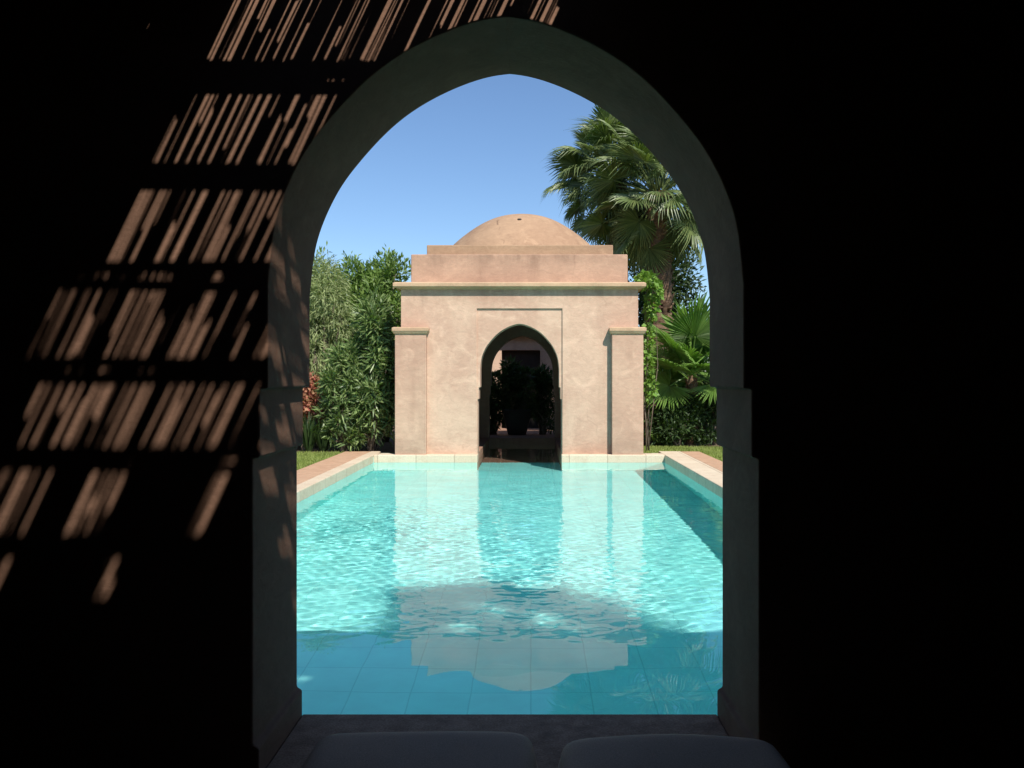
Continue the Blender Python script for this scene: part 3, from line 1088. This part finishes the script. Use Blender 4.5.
def palm(name, label, cat, x, y, ztop, fans, n, th0, th1, rt, seed, skirt=True, scale=1.0, group=None, zspread=.5, bare=False, extra=()):
    rng = random.Random(seed)
    t = thing(name, label, cat, (x, y, LAWN_Z), group)
    m = MB()
    segs = max(4, int(ztop / .11))
    pts, rad = [], []
    for k in range(segs + 1):
        f = k / segs
        pts.append((x + .05 * math.sin(f * 3), y, LAWN_Z - .05 + f * (ztop - LAWN_Z)))
        rad.append(rt * (1.12 - .2 * f) * (1.06 if k % 2 else .95))
    m.tube(pts, rad, 16)
    # old leaf bases
    for k in range(int(ztop * 60)):
        f = rng.random()
        a = rng.uniform(0, 6.28)
        z = f * (ztop - .05)
        r_ = rt * (1.12 - .2 * f)
        d = Vector((math.cos(a), math.sin(a), 0))
        s_ = Vector((-math.sin(a), math.cos(a), 0)) * rng.uniform(.03, .055)
        p = Vector((x + .05 * math.sin(f * 3), y, z)) + d * r_ * .93
        tip = p + d * rng.uniform(.03, .08) + Vector((0, 0, rng.uniform(.10, .18)))
        b = len(m.v)
        m.v += [tuple(p - s_), tuple(p + s_), tuple(tip + s_ * .4), tuple(tip - s_ * .4), tuple(p - s_ + Vector((0, 0, .1))), tuple(p + s_ + Vector((0, 0, .1)))]
        m.f += [(b, b+1, b+2, b+3), (b+3, b+2, b+5, b+4), (b, b+3, b+4), (b+1, b+5, b+2)]
    m.build('trunk', M['palm_bark'], t, smooth=False)
    for k in range(n):
        f = (k + .5) / n
        th = th1 + (th0 - th1) * (1 - f) ** 0.9 + rng.uniform(-.16, .16)
        a = k * 2.39996 + rng.uniform(-.3, .3)
        if bare and th < R(-18) and math.cos(a + math.pi / 2) > .75:
            continue
        o = link('frond', rng.choice(fans), t)
        o.rotation_euler = (rng.uniform(-.7, .7), -th, a)
        s = scale * rng.uniform(.8, 1.15)
        o.scale = (s, s, s)
        o.location = (.05 * math.sin(3) + rt * .4 * math.cos(a), rt * .4 * math.sin(a), ztop - LAWN_Z + zspread * (.15 - .55 * f))
    for a, th, roll, s in extra:
        o = link('frond', rng.choice(fans), t)
        o.rotation_euler = (roll, -th, a)
        o.scale = (s, s, s)
        o.location = (0, 0, ztop - LAWN_Z - .05)
    return t
fansA = [fan_mesh('palm_frond', M['palm'], .70, 46, R(250), .24, .95, 31), fan_mesh('palm_frond', M['palm'], .76, 50, R(265), .42, .88, 32),
         fan_mesh('palm_frond', M['palm'], .66, 42, R(240), .16, 1.08, 33), fan_mesh('palm_frond', M['palm'], .72, 48, R(255), .62, .84, 34)]
fansB = [fan_mesh('young_frond', M['palm_bright'], .66, 44, R(270), .10, .50, 41), fan_mesh('young_frond', M['palm_bright'], .72, 46, R(255), .18, .58, 42)]
palm('fan_palm', 'tall fan palm with thick brown trunk right of the dome', 'palm tree', px(659, 19), 19.3, pz(188, 19), fansA, 68, R(78), R(-72), .27, 51, group='tall fan palms behind the pavilion', zspread=.8, bare=True, extra=[(-.5, R(-58), 1.15, .95), (-.15, R(-66), 1.3, 1.0), (.1, R(-48), 1.0, .9), (-2.5, R(-52), -1.1, .95), (-2.8, R(-64), -1.3, 1.0), (-3.3, R(-45), -.9, .9), (-1.2, R(-20), .2, .85), (-1.9, R(-14), -.2, .85), (-.8, R(-35), .6, .95), (3.2, R(-70), -1.2, 1.05), (.4, R(-68), 1.2, 1.05)])
palm('fan_palm', 'tall fan palm whose crown is just right of the dome, nearest the sky gap', 'palm tree', px(616, 20.6), 20.8, pz(170, 20.6), fansA, 80, R(86), R(-78), .25, 52, scale=.92, group='tall fan palms behind the pavilion', zspread=1.0)
palm('young_palm', 'short bright green fan palm below the tall palm, right of pavilion', 'palm tree', px(690, 16.9), 16.9, pz(372, 16.9), fansB, 15, R(84), R(-2), .09, 53, scale=1.05, extra=[(-1.5, R(62), .1, 1.35), (-1.0, R(35), .5, 1.2), (-2.3, R(40), -.5, 1.2), (-2.7, R(-25), -.8, 1.0), (-1.4, R(12), 0, 1.05), (-.6, R(-20), .7, 1.0)])
palm('young_palm', 'small fan palm tucked low between pavilion side and brighter fan palm', 'palm tree', px(668, 17.9), 17.9, pz(408, 17.9), fansB, 14, R(80), R(-20), .07, 56, scale=.85)
# the palm behind the loggia whose shade falls on the pool floor
palm('fan_palm', 'tall fan palm standing behind the loggia, its shade falling on the pool', 'palm tree', 4.45, -2.35, 9.9, fansA, 54, R(80), R(-50), .2, 54, scale=.62)

# plants and urn behind the pavilion arch
t = thing('planter_urn', 'dark glazed urn with leafy plant in centre of the pavilion arch', 'planter', (px(517, 19.9), 19.9, 0))
MB().lathe([(.001, .0), (.20, .0), (.24, .15), (.29, .35), (.31, .50), (.34, .53), (.34, .56), (.28, .56), (.26, .50), (.001, .48)], px(517, 19.9), 19.9, 28).build('urn', M['pot'], t, smooth=True)
leaves('foliage', auto_lumps(px(517, 19.9), 19.9, .5, 1.75, .40, .3, 12, 120, 61), .12, .24, .22, M['tree_dark'], t, 61)
bush('potted_shrub', 'dark leafy shrub left side of the pavilion arch view', 'shrub', px(493, 20.0), 20.0, .0, 1.32, .36, .28, 16, 130, .10, .19, .25, M['tree_dark'], 62)
bush('potted_shrub', 'dark leafy shrub right side of the pavilion arch view', 'shrub', px(543, 20.0), 20.0, .0, 1.40, .33, .28, 16, 120, .10, .19, .25, M['tree_dark'], 63)

# grass on the two strips of lawn in view
def grass():
    rng = np.random.default_rng(5)
    zones = [(-5.2, -3.17, 11.0, 15.35, 16000), (2.87, 4.6, 12.0, 16.6, 14000), (1.85, 2.87, 15.32, 16.6, 4000)]
    P = np.concatenate([np.stack([rng.uniform(a, b, n), rng.uniform(c, d, n)], 1) for a, b, c, d, n in zones])
    n = len(P)
    ang = rng.uniform(0, 6.28, n)
    h = rng.uniform(.02, .055, n)
    s = np.stack([np.cos(ang), np.sin(ang)], 1) * .006
    lean = rng.normal(size=(n, 2)) * .018
    z = np.full(n, LAWN_Z - .003)
    a = np.column_stack([P - s, z])
    b = np.column_stack([P + s, z])
    c = np.column_stack([P + lean, z + h])
    V = np.stack([a, b, c], 1).reshape(-1, 3)
    k = np.arange(n) * 3
    o = link('grass', fast_mesh('grass', V, np.stack([k, k+1, k+2], 1), M['grass']))
    o['kind'] = 'stuff'
    o['label'] = 'short mown green grass beside the pool paths'
    o['category'] = 'grass'
grass()
